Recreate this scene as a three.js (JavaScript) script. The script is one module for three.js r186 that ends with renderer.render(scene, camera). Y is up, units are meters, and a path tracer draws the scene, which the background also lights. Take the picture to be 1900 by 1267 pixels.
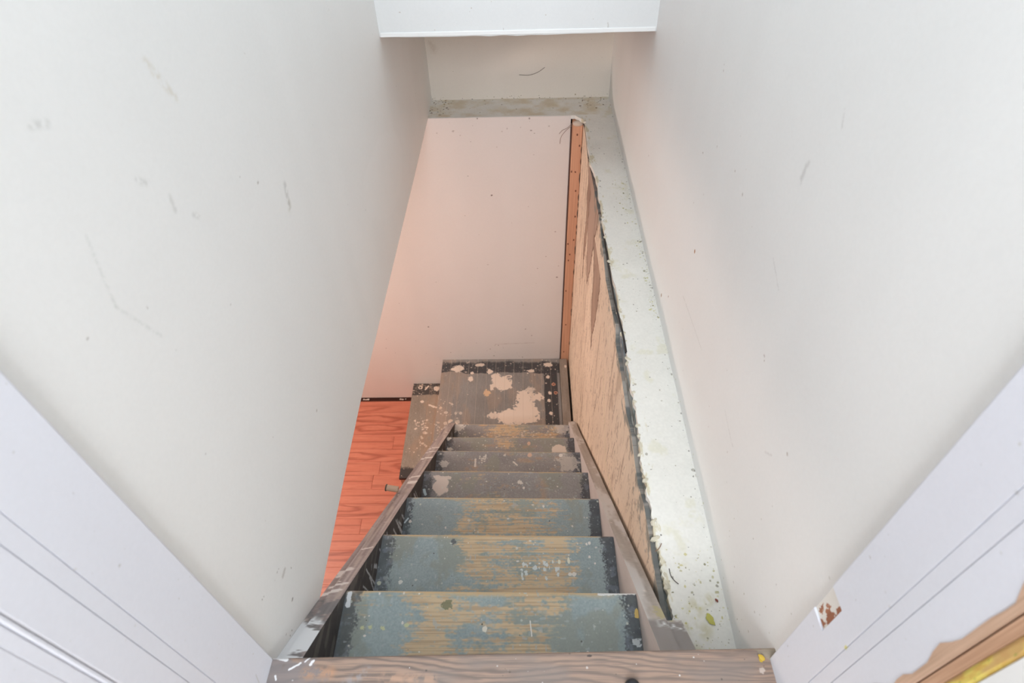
import * as THREE from 'three';
import { RectAreaLightUniformsLib } from 'three/addons/lights/RectAreaLightUniformsLib.js';
import { RoundedBoxGeometry } from 'three/addons/geometries/RoundedBoxGeometry.js';
import { mergeGeometries } from 'three/addons/utils/BufferGeometryUtils.js';

// World: x to the right, y up (0 = upper floor), D = depth ahead of the camera (z = -D), metres.
RectAreaLightUniformsLib.init();
const scene = new THREE.Scene();
scene.background = new THREE.Color(0x000000);
const renderer = new THREE.WebGLRenderer({ antialias: true });
renderer.toneMapping = THREE.LinearToneMapping;
renderer.toneMappingExposure = 1.03;
renderer.shadowMap.enabled = true;

// ---- camera: 58.4 degrees, 46 degrees down, 2 degrees of roll
const camera = new THREE.PerspectiveCamera(2 * Math.atan(633.5 / 1134) * 180 / Math.PI, 1900 / 1267, 0.02, 40);
{
  const right = new THREE.Vector3(0.99967373, -0.02405641, -0.0085858);
  const up = new THREE.Vector3(0.0105739, 0.69573672, -0.71821906);
  const back = new THREE.Vector3(0.02325123, 0.71789394, 0.69576409);
  camera.quaternion.setFromRotationMatrix(new THREE.Matrix4().makeBasis(right, up, back));
  camera.position.set(0, 1.1, 0);
  camera.focus = 1.8; camera.userData.fStop = 5.6;      // the near door frame is a little soft
}
// ---- lamp strengths (each lamp is built further down with its own light)
const LAMP = {
  stair: { color: new THREE.Color(0.88, 1.0, 1.13), intensity: 17.5 },
  hall: { color: new THREE.Color(0.94, 1.0, 1.1), intensity: 14.8 },
  basement: { color: new THREE.Color(1.0, 0.82, 0.74), intensity: 3.2 },
};

// ================= helpers
const XL = -0.445, XR = 0.41, YL = -0.205, FLOOR = -2.265, LAND = -1.86, STEP = -2.1, PINK = 2.71;
let seed = 7;
const rnd = () => { seed = (seed * 1664525 + 1013904223) >>> 0; return seed / 4294967296; };
const rr = (a, b) => a + (b - a) * rnd();
function hash(x, y) { let h = (x * 374761393 + y * 668265263) | 0; h = Math.imul(h ^ (h >>> 13), 1274126177); return ((h ^ (h >>> 16)) >>> 0) / 4294967296; }
function noise(x, y) {
  const xi = Math.floor(x), yi = Math.floor(y); let fx = x - xi, fy = y - yi;
  fx = fx * fx * (3 - 2 * fx); fy = fy * fy * (3 - 2 * fy);
  const a = hash(xi, yi), b = hash(xi + 1, yi), c = hash(xi, yi + 1), d = hash(xi + 1, yi + 1);
  return a + (b - a) * fx + (c - a) * fy + (a - b - c + d) * fx * fy;
}
const fbm = (x, y) => 0.5 * noise(x, y) + 0.25 * noise(x * 2.1 + 7, y * 2.1 + 3) + 0.15 * noise(x * 4.3 + 1, y * 4.3 + 9) + 0.1 * noise(x * 9.1, y * 9.1);
const sm = (a, b, t) => { t = Math.min(1, Math.max(0, (t - a) / (b - a))); return t * t * (3 - 2 * t); };
const mix = (p, q, t) => [p[0] + (q[0] - p[0]) * t, p[1] + (q[1] - p[1]) * t, p[2] + (q[2] - p[2]) * t];
const seg = (px, py, ax, ay, bx, by) => { const dx = bx - ax, dy = by - ay; let t = ((px - ax) * dx + (py - ay) * dy) / (dx * dx + dy * dy); t = Math.min(1, Math.max(0, t)); return Math.hypot(px - ax - t * dx, py - ay - t * dy); };

// a colour texture painted over a rectangle given in metres
class Paint {
  constructor(a0, a1, b0, b1, w, h) { Object.assign(this, { a0, a1, b0, b1, w, h }); this.px = new Float32Array(w * h * 3); }
  fill(fn) {
    for (let j = 0; j < this.h; j++) { const b = this.b0 + (j + 0.5) / this.h * (this.b1 - this.b0);
      for (let i = 0; i < this.w; i++) { const c = fn(this.a0 + (i + 0.5) / this.w * (this.a1 - this.a0), b), k = (j * this.w + i) * 3; this.px[k] = c[0]; this.px[k + 1] = c[1]; this.px[k + 2] = c[2]; } }
    return this;
  }
  region(ax, ay, bx, by, fn) {        // fn(a, b) -> [colour, alpha]
    const i0 = Math.max(0, Math.floor((ax - this.a0) / (this.a1 - this.a0) * this.w)), i1 = Math.min(this.w - 1, Math.ceil((bx - this.a0) / (this.a1 - this.a0) * this.w));
    const j0 = Math.max(0, Math.floor((ay - this.b0) / (this.b1 - this.b0) * this.h)), j1 = Math.min(this.h - 1, Math.ceil((by - this.b0) / (this.b1 - this.b0) * this.h));
    for (let j = j0; j <= j1; j++) for (let i = i0; i <= i1; i++) {
      const a = this.a0 + (i + 0.5) / this.w * (this.a1 - this.a0), b = this.b0 + (j + 0.5) / this.h * (this.b1 - this.b0);
      const r = fn(a, b); if (!r || r[1] <= 0) continue; const k = (j * this.w + i) * 3, t = Math.min(1, r[1]);
      for (let q = 0; q < 3; q++) this.px[k + q] += (r[0][q] - this.px[k + q]) * t;
    }
  }
  blob(a, b, ra, rb, col, alpha = 1, rough = 0.35, freq = 1) {   // a ragged splash
    const m = 1 + rough, s = Math.max(ra, rb);
    this.region(a - ra * m, b - rb * m, a + ra * m, b + rb * m, (x, y) => {
      const d = Math.hypot((x - a) / ra, (y - b) / rb) + (fbm((x + 3) / s * 2.2 * freq, (y + 5) / s * 2.2 * freq) - 0.5) * 2 * rough;
      return [col, alpha * (1 - sm(0.86, 1.0, d))];
    });
  }
  stroke(ax, ay, bx, by, wd, col, alpha = 1, rough = 0.3) {
    this.region(Math.min(ax, bx) - 2 * wd, Math.min(ay, by) - 2 * wd, Math.max(ax, bx) + 2 * wd, Math.max(ay, by) + 2 * wd, (x, y) => {
      const d = seg(x, y, ax, ay, bx, by) / wd + (fbm(x / wd * 0.8, y / wd * 0.8) - 0.5) * 2 * rough;
      return [col, alpha * (1 - sm(0.7, 1.0, d))];
    });
  }
  smear(ax, ay, bx, by, wd, col, alpha) {          // faint rubbed mark with a soft, broken edge
    this.region(Math.min(ax, bx) - 2 * wd, Math.min(ay, by) - 2 * wd, Math.max(ax, bx) + 2 * wd, Math.max(ay, by) + 2 * wd, (x, y) => {
      const d = seg(x, y, ax, ay, bx, by) / wd; return [col, 0.75 * alpha * (1 - sm(0.0, 1.0, d)) * sm(0.3, 0.6, fbm(x / wd * 1.5, y / wd * 1.5))];
    });
  }
  specks(n, rmin, rmax, cols, box = [this.a0, this.a1, this.b0, this.b1], alpha = 1) {
    for (let i = 0; i < n; i++) { const r = rmin + (rmax - rmin) * Math.pow(rnd(), 3), c = cols[Math.floor(rnd() * cols.length)]; this.blob(rr(box[0], box[1]), rr(box[2], box[3]), r * rr(0.7, 1.3), r * rr(0.7, 1.3), c, alpha * rr(0.6, 1), 0.3); }
  }
  tex() {
    const d = new Uint8Array(this.w * this.h * 4);
    for (let i = 0; i < this.w * this.h; i++) { for (let q = 0; q < 3; q++) d[i * 4 + q] = Math.max(0, Math.min(255, Math.round(this.px[i * 3 + q]))); d[i * 4 + 3] = 255; }
    const t = new THREE.DataTexture(d, this.w, this.h); t.colorSpace = THREE.SRGBColorSpace; t.magFilter = THREE.LinearFilter; t.minFilter = THREE.LinearFilter; t.wrapS = t.wrapT = THREE.ClampToEdgeWrapping; t.needsUpdate = true; return t;
  }
  uv(a, b) { return [(a - this.a0) / (this.a1 - this.a0), (b - this.b0) / (this.b1 - this.b0)]; }
}
const mat = (o) => new THREE.MeshStandardMaterial({ roughness: 0.6, metalness: 0, ...o });
function setUV(g, fn) { const p = g.attributes.position, n = g.attributes.normal, uv = new Float32Array(p.count * 2); for (let i = 0; i < p.count; i++) { const r = fn(p.getX(i), p.getY(i), -p.getZ(i), n.getX(i), n.getY(i), n.getZ(i)); uv[i * 2] = r[0]; uv[i * 2 + 1] = r[1]; } g.setAttribute('uv', new THREE.BufferAttribute(uv, 2)); return g; }
const shapeOf = (pts) => { const s = new THREE.Shape(); pts.forEach(([a, b], i) => i ? s.lineTo(a, b) : s.moveTo(a, b)); s.closePath(); return s; };
const M_SIDE = new THREE.Matrix4().set(0, 0, 1, 0, 0, 1, 0, 0, -1, 0, 0, 0, 0, 0, 0, 1);   // (D, y, t) -> world
const M_FLAT = new THREE.Matrix4().set(1, 0, 0, 0, 0, 0, 1, 0, 0, -1, 0, 0, 0, 0, 0, 1);   // (x, D, t) -> world
const sideSlab = (pts, x0, x1, opt = {}) => new THREE.ExtrudeGeometry(shapeOf(pts), { depth: x1 - x0, bevelEnabled: false, curveSegments: 6, ...opt }).applyMatrix4(M_SIDE).translate(x0, 0, 0);
const flatSlab = (pts, y0, y1, opt = {}) => new THREE.ExtrudeGeometry(shapeOf(pts), { depth: y1 - y0, bevelEnabled: false, curveSegments: 6, ...opt }).applyMatrix4(M_FLAT).translate(0, y0, 0);
const box = (x0, x1, y0, y1, d0, d1) => new THREE.BoxGeometry(x1 - x0, y1 - y0, d1 - d0).translate((x0 + x1) / 2, (y0 + y1) / 2, -(d0 + d1) / 2);
const rbox = (x0, x1, y0, y1, d0, d1, r) => new RoundedBoxGeometry(x1 - x0, y1 - y0, d1 - d0, 2, r).translate((x0 + x1) / 2, (y0 + y1) / 2, -(d0 + d1) / 2);
const plain = (g) => { const q = g.index ? g.toNonIndexed() : g; for (const k of Object.keys(q.attributes)) if (!['position', 'normal', 'uv'].includes(k)) q.deleteAttribute(k); q.clearGroups(); return q; };
const used = {};
function numbered(n) { const k = used[n] = (used[n] ?? -1) + 1; return k ? `${n}_${String(k).padStart(3, '0')}` : n; }
function mesh(name, geo, m, parent = scene) {
  const g = Array.isArray(geo) ? mergeGeometries(geo.map(plain)) : geo;
  const o = new THREE.Mesh(g, m); o.name = parent === scene ? numbered(name) : name; o.castShadow = o.receiveShadow = true; parent.add(o); return o;
}
function tag(o, label, category, group) { o.userData.label = label; o.userData.category = category; if (group) o.userData.group = group; return o; }
function structure(o, label, category = 'wall') { o.userData.kind = 'structure'; o.userData.label = label; o.userData.category = category; return o; }
// a Group at its own base; children are written in world coordinates and shifted
function thing(name, label, category, [x, y, D] = [0, 0, 0], group) {
  const o = new THREE.Group(); o.name = numbered(name); scene.add(o); o.position.set(x, y, -D); tag(o, label, category, group);
  o.userData.base = undefined; delete o.userData.base; o.origin = [x, y, -D]; return o;
}
function part(name, geo, m, root, parent = root) {
  const g = Array.isArray(geo) ? mergeGeometries(geo.map(plain)) : geo; g.translate(-root.origin[0], -root.origin[1], -root.origin[2]);
  return mesh(name, g, m, parent);
}
const tube = (pts, r, n = 16, k = 6) => new THREE.TubeGeometry(new THREE.CatmullRomCurve3(pts.map(([x, y, D]) => new THREE.Vector3(x, y, -D))), n, r, k, false);

// ================= wall paint
const WHITE = [241, 241, 238];
function wallFill(p, base, amp = 5, off = 0) {
  return p.fill((a, b) => { const k = (fbm(a * 2.2 + off, b * 2.2) - 0.5) * amp + (noise(a * 260, b * 260) - 0.5) * 2 + (noise(a * 14 + off, b * 3) - 0.5) * amp * 0.4; return [base[0] + k, base[1] + k, base[2] + k]; });
}
const wl = wallFill(new Paint(0.2, 3.0, -0.3, 1.8, 1400, 1050), WHITE, 6, 3);
{ // fresh patch of filler, scuffs and smears
  const pts = [[1.755, 0.232], [2.022, 0.108], [1.98, -0.013], [1.764, -0.094], [1.473, 0.067], [1.514, 0.184]];
  wl.region(1.35, -0.15, 2.15, 0.3, (a, b) => { const t = Math.hypot((a - 1.75) / 0.30, (b - 0.07 + 0.42 * (a - 1.75) * 0.6) / 0.14) + (fbm(a * 9, b * 9) - 0.5) * 0.35; return [[243, 243, 240], 0.8 * (1 - sm(0.88, 1, t))]; });
  const g = [170, 170, 164], y = [200, 188, 164];
  wl.smear(0.995, 0.497, 0.985, 0.462, 0.012, g, 0.5); wl.smear(0.987, 0.462, 0.982, 0.452, 0.014, [190, 188, 174], 0.6);
  wl.smear(0.734, 0.822, 0.764, 0.767, 0.010, y, 0.4);
  for (const [a, b, c, d] of [[0.618, 0.735, 0.633, 0.721], [0.66, 0.686, 0.658, 0.668], [0.69, 0.64, 0.70, 0.63], [0.52, 0.85, 0.54, 0.842]]) wl.smear(a, b, c, d, 0.007, g, 0.35);
  wl.smear(0.504, 0.739, 0.485, 0.66, 0.004, [196, 200, 194], 0.4); wl.smear(0.485, 0.66, 0.52, 0.58, 0.004, [196, 200, 194], 0.35);
  wl.specks(60, 0.0008, 0.0028, [[170, 165, 158], [190, 186, 180]], [0.4, 2.6, -0.2, 0.9], 0.7);
  wl.specks(14, 0.001, 0.003, [[120, 105, 92]], [2.2, 2.9, -0.2, 0.35]);
  wl.blob(0.47, 0.02, 0.012, 0.006, [185, 180, 172], 0.5, 0.8); wl.specks(12, 0.001, 0.004, [[150, 145, 138]], [0.38, 0.5, -0.1, 0.1]);
}
const wr = wallFill(new Paint(0.2, 3.0, -0.3, 1.8, 1400, 1050), WHITE, 6, 31);
{
  const g = [186, 184, 180];
  wr.blob(1.19, 0.179, 0.004, 0.006, [168, 112, 70], 1, 0.3); wr.blob(1.391, -0.141, 0.005, 0.006, [150, 110, 70], 1, 0.3); wr.blob(1.32, -0.083, 0.003, 0.003, [150, 120, 100], 1);
  for (const [a, b, c, d, w] of [[1.194, 0.029, 1.083, 0.04, 0.002], [1.083, 0.04, 0.983, 0.05, 0.0015], [0.783, 0.082, 0.74, 0.072, 0.0012], [0.74, 0.072, 0.7, 0.067, 0.0018], [0.804, 0.637, 0.808, 0.6, 0.006], [0.76, 0.735, 0.75, 0.715, 0.002], [0.805, 0.459, 0.751, 0.435, 0.0018], [0.6, 0.2, 0.58, 0.22, 0.002]]) wr.smear(a, b, c, d, w * 1.6, g, 0.5);
  wr.specks(60, 0.001, 0.0035, [[170, 160, 150], [190, 186, 178]], [0.35, 2.8, -0.2, 0.6], 0.8);
  wr.specks(24, 0.001, 0.003, [[140, 130, 112], [165, 160, 130]], [0.35, 0.6, -0.2, 0.12]);
  wr.specks(60, 0.001, 0.004, [[205, 203, 160], [190, 188, 150]], [0.4, 2.3, -0.205, -0.185], 0.7);
}
const mWL = mat({ map: wl.tex(), roughness: 0.55 }), mWR = mat({ map: wr.tex(), roughness: 0.55 });
const mPlaster = mat({ color: 0xf0f0ed, roughness: 0.6 });
const mCeil = mat({ color: 0xecece8, roughness: 0.8 });

// ================= the setting: stairwell
{
  const out = [[0.325, -0.206], [0.515, -0.204], [0.8, -0.184], [1.03, -0.176], [1.5, -0.186], [2.2, -0.2], [2.74, -0.206], [3.0, -0.206], [3.0, 2.45], [0.325, 2.45]];
  structure(mesh('wall_left', setUV(sideSlab(out, XL - 0.1, XL), (x, y, D) => wl.uv(D, y)), mWL), 'white painted stairwell wall on the left, ending above the red laminate floor');
  structure(mesh('wall_right', setUV(sideSlab([[0.325, YL - 0.002], [3.0, YL - 0.002], [3.0, 2.45], [0.325, 2.45]], XR, XR + 0.1), (x, y, D) => wr.uv(D, y)), mWR), 'white painted stairwell wall on the right, rising from the pale ledge');
}
// lowered front above the foot of the stairs, and the recess behind it
{
  const ph = wallFill(new Paint(XL, XR, 0.35, 2.5, 500, 900), [227, 228, 226], 4, 50);
  ph.specks(12, 0.001, 0.003, [[190, 180, 170]], [XL, XR, 0.4, 0.6]); ph.stroke(0.26, 0.43, 0.262, 0.412, 0.002, [200, 196, 190], 0.8); ph.stroke(-0.06, 0.42, -0.06, 0.406, 0.0015, [200, 196, 190], 0.7);
  const bottom = []; for (let i = 0; i <= 20; i++) { const x = XL + (XR - XL) * i / 20; bottom.push([x, 0.404 - 0.004 * Math.sin(i / 20 * 3.1) + (noise(i * 0.9, 4) - 0.5) * 0.004]); }
  const s = new THREE.ExtrudeGeometry(shapeOf([...bottom, [XR, 2.45], [XL, 2.45]]), { depth: 0.9, bevelEnabled: false }).translate(0, 0, -2.9);
  structure(mesh('wall_header', setUV(s, (x, y) => ph.uv(x, y)), mat({ map: ph.tex(), roughness: 0.55 })), 'white drywall front dropping across the stairwell at the top of the photo');
  mesh('corner_bead', rbox(XL + 0.002, XR - 0.002, 0.4025, 0.416, 1.997, 2.004, 0.0025), mPlaster, scene.getObjectByName('wall_header'));
  const pr = wallFill(new Paint(XL, XR, -0.22, 0.5, 700, 600), [234, 225, 212], 8, 80);  // panel colour warmed to carry the beige shade under the header
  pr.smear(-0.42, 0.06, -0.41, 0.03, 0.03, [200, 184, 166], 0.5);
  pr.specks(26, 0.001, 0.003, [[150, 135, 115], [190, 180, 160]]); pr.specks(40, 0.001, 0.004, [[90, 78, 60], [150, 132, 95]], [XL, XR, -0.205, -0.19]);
  structure(mesh('wall_recess', setUV(box(XL, XR, YL - 0.03, 0.45, 2.9, 3.0), (x, y) => pr.uv(x, y)), mat({ map: pr.tex() })), 'back panel of the recess under the dropped front, tinted beige for the shade there');
}
// ledge along the right wall and across the far end, with its broken plaster edge
{
  const edge = [[0.234, 2.713], [0.279, 2.66], [0.278, 2.647], [0.275, 2.477], [0.27, 2.295], [0.285, 2.189], [0.285, 2.014], [0.283, 1.907], [0.286, 1.774], [0.286, 1.652], [0.288, 1.512], [0.291, 1.384], [0.291, 1.29], [0.289, 1.192], [0.288, 1.12], [0.29, 1.043], [0.29, 0.971], [0.287, 0.903], [0.282, 0.839], [0.285, 0.793], [0.284, 0.749], [0.287, 0.714], [0.287, 0.68], [0.286, 0.641], [0.29, 0.603], [0.288, 0.566], [0.292, 0.531], [0.293, 0.498], [0.296, 0.465], [0.305, 0.418], [0.306, 0.33]];
  const fine = [[XL, 2.713]];
  for (let i = 0; i < edge.length - 1; i++) for (let k = 0; k < 5; k++) { const t = k / 5; fine.push([edge[i][0] + (edge[i + 1][0] - edge[i][0]) * t + (noise(i * 5 + k, 17) - 0.5) * 0.006, edge[i][1] + (edge[i + 1][1] - edge[i][1]) * t]); }
  fine.push(edge[edge.length - 1], [XR, 0.33], [XR, 2.9], [XL, 2.9]);
  const pl = new Paint(XL, XR + 0.02, 0.3, 2.95, 700, 2000).fill((x, D) => { const k = (fbm(x * 12, D * 12) - 0.5) * 12 + (noise(x * 220, D * 220) - 0.5) * 6; const s = sm(0.62, 0.8, fbm(x * 18 + 40, D * 18)) * 10; return [234 + k - s * 0.6, 231 + k - s * 0.7, 222 + k - s * 1.5]; });
  const mould = [[196, 186, 120], [176, 168, 118], [140, 134, 104], [210, 205, 160]], dirt = [[120, 112, 96], [90, 84, 74], [150, 140, 118]];
  for (const [a, b, r] of [[0.345, 0.487, 0.03], [0.376, 0.503, 0.016], [0.325, 0.45, 0.02], [0.355, 0.44, 0.022], [0.33, 0.4, 0.02]]) pl.smear(a, b, a + 0.004, b + 0.006, r, [190, 180, 132], 0.6);
  pl.specks(90, 0.0008, 0.004, mould, [0.385, 0.409, 1.35, 1.75]); pl.specks(60, 0.0008, 0.004, mould, [0.34, 0.405, 1.85, 2.15]); pl.specks(90, 0.0008, 0.0032, mould, [0.30, 0.41, 0.4, 0.62]);
  pl.specks(160, 0.0006, 0.0025, dirt, [0.28, 0.41, 0.35, 2.6], 0.8); pl.specks(120, 0.0008, 0.004, dirt, [0.395, 0.41, 0.4, 2.8], 0.6); pl.specks(80, 0.0008, 0.004, dirt, [0.27, 0.3, 0.35, 2.6], 0.7);
  pl.specks(70, 0.001, 0.006, [[110, 92, 66], [160, 140, 100], [80, 70, 58]], [XL, XL + 0.1, 2.74, 2.9]); pl.specks(60, 0.001, 0.006, [[110, 92, 66], [70, 62, 54], [150, 130, 92]], [0.26, XR, 2.78, 2.9]); pl.specks(60, 0.001, 0.004, [[120, 104, 80]], [XL, XR, 2.74, 2.9]);
  pl.region(XL, 2.72, XR, 2.9, (x, D) => [[208, 190, 156], 0.6 * sm(0.3, 0.8, fbm(x * 16, D * 22))]);
  pl.region(0.262, 0.33, 0.32, 2.7, (x, D) => [[204, 192, 158], 0.7 * sm(0.48, 0.62, fbm(x * 90, D * 30) - Math.max(0, x - 0.285) * 12)]);
  const g = setUV(flatSlab(fine, -0.222, YL), (x, y, D) => pl.uv(x, D));
  const led = structure(mesh('wall_ledge', g, mat({ map: pl.tex(), roughness: 0.75, bumpMap: null })), 'pale plaster ledge with a broken edge running along the right wall', 'ledge');
  // small crumbs of plaster left standing on its broken edge
  const crumbMat = mat({ color: 0xcfc7b2, roughness: 0.9 });
  for (let i = 0; i < 26; i++) { const k = 2 + Math.floor(rnd() * 26), e = edge[k]; const s = rr(0.004, 0.009); const c = new THREE.DodecahedronGeometry(s, 0); c.scale(rr(0.7, 1.2), rr(0.5, 0.9), rr(0.8, 2)); c.rotateY(rr(0, 3)); c.translate(e[0] + rr(-0.002, 0.004), YL - s * 0.3, -(e[1] + rr(-0.03, 0.03))); mesh('plaster_crumb', c, crumbMat, led); }
}
// foundation wall on the right: grey mortar core and the beige rendered skin over it
{
  const pm = new Paint(-1.6, 2.95, -2.4, -0.2, 900, 440).fill((D, y) => { const n = fbm(D * 20, y * 20), k = (n - 0.5) * 120; const g = noise(D * 7, y * 9) > 0.66 ? 10 : 0; return [128 + k, 132 + k + g * 0.3, 128 + k + g]; });
  const w = structure(mesh('wall_foundation', setUV(box(0.286, 0.6, -2.4, -0.223, -1.6, 2.9), (x, y, D) => pm.uv(D, y)), mat({ map: pm.tex(), roughness: 0.95 })), 'rough foundation wall with a beige skin below the broken ledge');
  const top = [[0.33, -0.215], [0.478, -0.214], [0.537, -0.214], [0.61, -0.214], [0.666, -0.214], [0.735, -0.216], [0.805, -0.252], [0.868, -0.25], [0.943, -0.238], [1.029, -0.258], [1.122, -0.253], [1.203, -0.253], [1.298, -0.26], [1.35, -0.222], [1.453, -0.246], [1.612, -0.267], [1.779, -0.232], [1.909, -0.214], [2.2, -0.23], [2.433, -0.257], [2.586, -0.23], [2.69, -0.24]];
  const fine = []; top.forEach((p, i) => { const q = top[Math.min(i + 1, top.length - 1)]; for (let k = 0; k < 4; k++) fine.push([p[0] + (q[0] - p[0]) * k / 4 + 1e-5 * k, p[1] + (q[1] - p[1]) * k / 4 + (noise(i * 4 + k, 91) - 0.5) * 0.003]); });
  const prm = new Paint(-1.6, 2.8, -2.4, -0.2, 2048, 1400).fill((D, y) => {
    const k = (fbm(D * 5, y * 2.2) - 0.5) * 22 + (noise(D * 120, y * 14) - 0.5) * 8 + (noise(D * 400, y * 300) - 0.5) * 6;
    let c = [236 + k, 215 + k, 191 + k];
    const v = sm(0.66, 0.76, noise(D * 46, y * 4.5) * 0.6 + fbm(D * 30, y * 9) * 0.45); c = mix(c, [178, 152, 128], v * 0.45);
    const fl = sm(0.71, 0.75, noise(D * 90, y * 22) * 0.6 + noise(D * 210, y * 120) * 0.45); return mix(c, [140, 116, 98], fl * 0.35);
  });
  const tear = (Da, Db, ytop, yA, Dtip, col, al) => prm.region(Math.min(Da, Dtip) - 0.1, yA, Math.max(Db, Dtip) + 0.1, ytop, (D, y) => { const t = (ytop - y) / (ytop - yA); const l = Da + (Dtip - Da) * t + (fbm(y * 14, 3) - 0.5) * 0.06, r = Db + (Dtip - Db) * t + (fbm(y * 13, 8) - 0.5) * 0.06; const e = Math.min(D - l, r - D); return [e < 0.012 ? [120, 92, 74] : mix(col, [150, 124, 108], sm(0.4, 0.7, fbm(D * 20, y * 6)) * 0.6), al * sm(-0.004, 0.004, e)]; });
  tear(1.92, 2.42, -0.2, -0.72, 2.1, [186, 158, 140], 0.9); tear(1.72, 2.0, -0.36, -0.84, 1.80, [178, 148, 128], 0.85); tear(2.22, 2.34, -0.3, -0.95, 2.3, [170, 138, 118], 0.8);
  prm.stroke(2.42, -0.2, 2.36, -1.0, 0.006, [150, 118, 96], 0.7, 0.8); prm.stroke(2.2, -0.62, 2.14, -1.0, 0.004, [140, 108, 88], 0.8, 0.8);
  for (let i = 0; i < 46; i++) { const D = rr(0.5, 2.6), y = rr(-1.9, -0.35); prm.stroke(D, y, D + rr(-0.015, 0.015), y - rr(0.03, 0.14), rr(0.0015, 0.004), [126, 98, 78], 0.7, 0.9); }
  prm.stroke(1.45, -0.55, 1.2, -0.75, 0.007, [228, 212, 176], 0.8, 0.9); prm.stroke(1.2, -0.75, 0.85, -0.62, 0.005, [228, 214, 180], 0.75, 0.9);
  prm.region(0.3, -0.33, 2.1, -0.2, (D, y) => [[140, 138, 128], 0.8 * sm(0.46, 0.62, fbm(D * 24, y * 30) - (-0.245 - y) * 3.2)]);
  const g = setUV(sideSlab([[-1.5, -2.4], [2.69, -2.4], ...fine.slice().reverse(), [-1.5, -0.24]], 0.275, 0.2865), (x, y, D) => prm.uv(D, y));
  const skin = mesh('render_skin', g, [mat({ map: prm.tex(), roughness: 0.9 }), mat({ map: prm.tex(), color: 0xb0b9c4, roughness: 1 })], w); skin.userData.label = 'beige rendered skin, torn and flaking';
  // lumps of mortar showing between skin and ledge
  const mm = [mat({ color: 0x8f938e, roughness: 1 }), mat({ color: 0x7b7f7c, roughness: 1 }), mat({ color: 0xa3a39a, roughness: 1 })];
  for (let i = 0; i < 22; i++) { const D = rr(0.75, 1.9), s = rr(0.005, 0.010); const c = new THREE.DodecahedronGeometry(s, 1); c.scale(0.3, rr(0.6, 1), rr(1, 2.2)); c.translate(0.2865, -rr(0.23, 0.25), -D); mesh('mortar_lump', c, mm[i % 3], w); }
}
// far basement wall behind the landing
{
  const pf = wallFill(new Paint(-3.2, 0.25, -2.3, -0.2, 1200, 800), [228, 220, 213], 6, 120);
  pf.specks(50, 0.0012, 0.005, [[120, 104, 96], [170, 150, 140]], [-1.2, 0.2, -2.0, -0.25]); pf.specks(24, 0.0012, 0.004, [[140, 120, 110]], [-0.6, 0.2, -1.86, -1.7]);
  pf.specks(14, 0.002, 0.008, [[140, 126, 116], [190, 178, 168]], [-0.45, 0.2, -0.3, -0.21]); pf.stroke(-0.2, -1.72, 0.05, -1.71, 0.002, [190, 172, 162], 0.6);
  structure(mesh('wall_far', setUV(box(-3.2, 0.2175, FLOOR + 0.014, YL - 0.001, PINK, PINK + 0.03), (x, y) => pf.uv(x, y)), mat({ map: pf.tex(), roughness: 0.6 })), 'smooth painted basement wall behind the landing, glowing pink');
  structure(mesh('void_sheet', box(-3.2, 0.3, -2.4, -0.224, PINK + 0.1, PINK + 0.2), mat({ color: 0x3a3430, roughness: 1 })), 'dark sheet standing for the void behind the far basement wall, seen through gaps');  // dark-coloured sheet stands for the unlit void behind the wall
}
// other basement walls, ceiling, upstairs hall (outside the frame, closing the rooms)
structure(mesh('wall_basement_side', box(-3.3, -3.2, -2.4, -0.0, -1.6, 2.9), mPlaster), 'white basement wall outside the frame on the left');
structure(mesh('wall_basement_near', box(-3.3, 0.6, -2.4, -0.0, -1.7, -1.6), mPlaster), 'white basement wall outside the frame, under the hall');
structure(mesh('ceiling_basement', [box(-3.3, XL - 0.1, YL, -0.1, -1.6, 2.9), box(XL - 0.1, 0.6, YL, -0.1, -1.6, 0.30)], mCeil), 'white basement ceiling outside the frame', 'ceiling');
structure(mesh('ceiling', box(-1.8, 1.8, 2.45, 2.55, -2.8, 3.0), mCeil), 'white ceiling over hall and stairwell, outside the frame', 'ceiling');
structure(mesh('floor_hall', box(-1.8, 1.8, -0.1, -0.002, -2.8, 0.095), mat({ color: 0x9a7a60, roughness: 0.5 })), 'brown hall floor outside the frame, behind the threshold', 'floor');
structure(mesh('wall_hall_left', box(-1.9, -1.8, -0.1, 2.5, -2.8, 0.33), mPlaster), 'white hall wall outside the frame on the left');
structure(mesh('wall_hall_right', box(1.8, 1.9, -0.1, 2.5, -2.8, 0.33), mPlaster), 'white hall wall outside the frame on the right');
structure(mesh('wall_hall_back', [box(-1.9, 1.9, -0.1, 1.25, -1.7, -1.6), box(-1.9, 1.9, 2.35, 2.5, -1.7, -1.6), box(-1.9, -0.75, 1.25, 2.35, -1.7, -1.6), box(0.75, 1.9, 1.25, 2.35, -1.7, -1.6)], mPlaster), 'white hall wall with the added window behind the viewer');
{ // unseen window added to light the walls; its blind is made to glow
  const w = structure(mesh('window_1', [box(-0.75, 0.75, 1.25, 1.30, -1.69, -1.6), box(-0.75, 0.75, 2.3, 2.35, -1.69, -1.6), box(-0.75, -0.70, 1.3, 2.3, -1.69, -1.6), box(0.70, 0.75, 1.3, 2.3, -1.69, -1.6)], mPlaster), 'added hall window with a glowing blind, unseen behind the viewer', 'window');
  mesh('blind', box(-0.7, 0.7, 1.3, 2.3, -1.66, -1.65), mat({ color: 0xffffff, emissive: LAMP.hall.color, emissiveIntensity: 0.3, roughness: 0.8 }), w);
  const L = new THREE.RectAreaLight(LAMP.hall.color, LAMP.hall.intensity, 1.4, 1.0); L.position.set(0, 1.8, 1.64); L.castShadow = true; L.name = 'added_window_light'; scene.add(L);   // faces -z, into the hall and down the stairs
}
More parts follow.
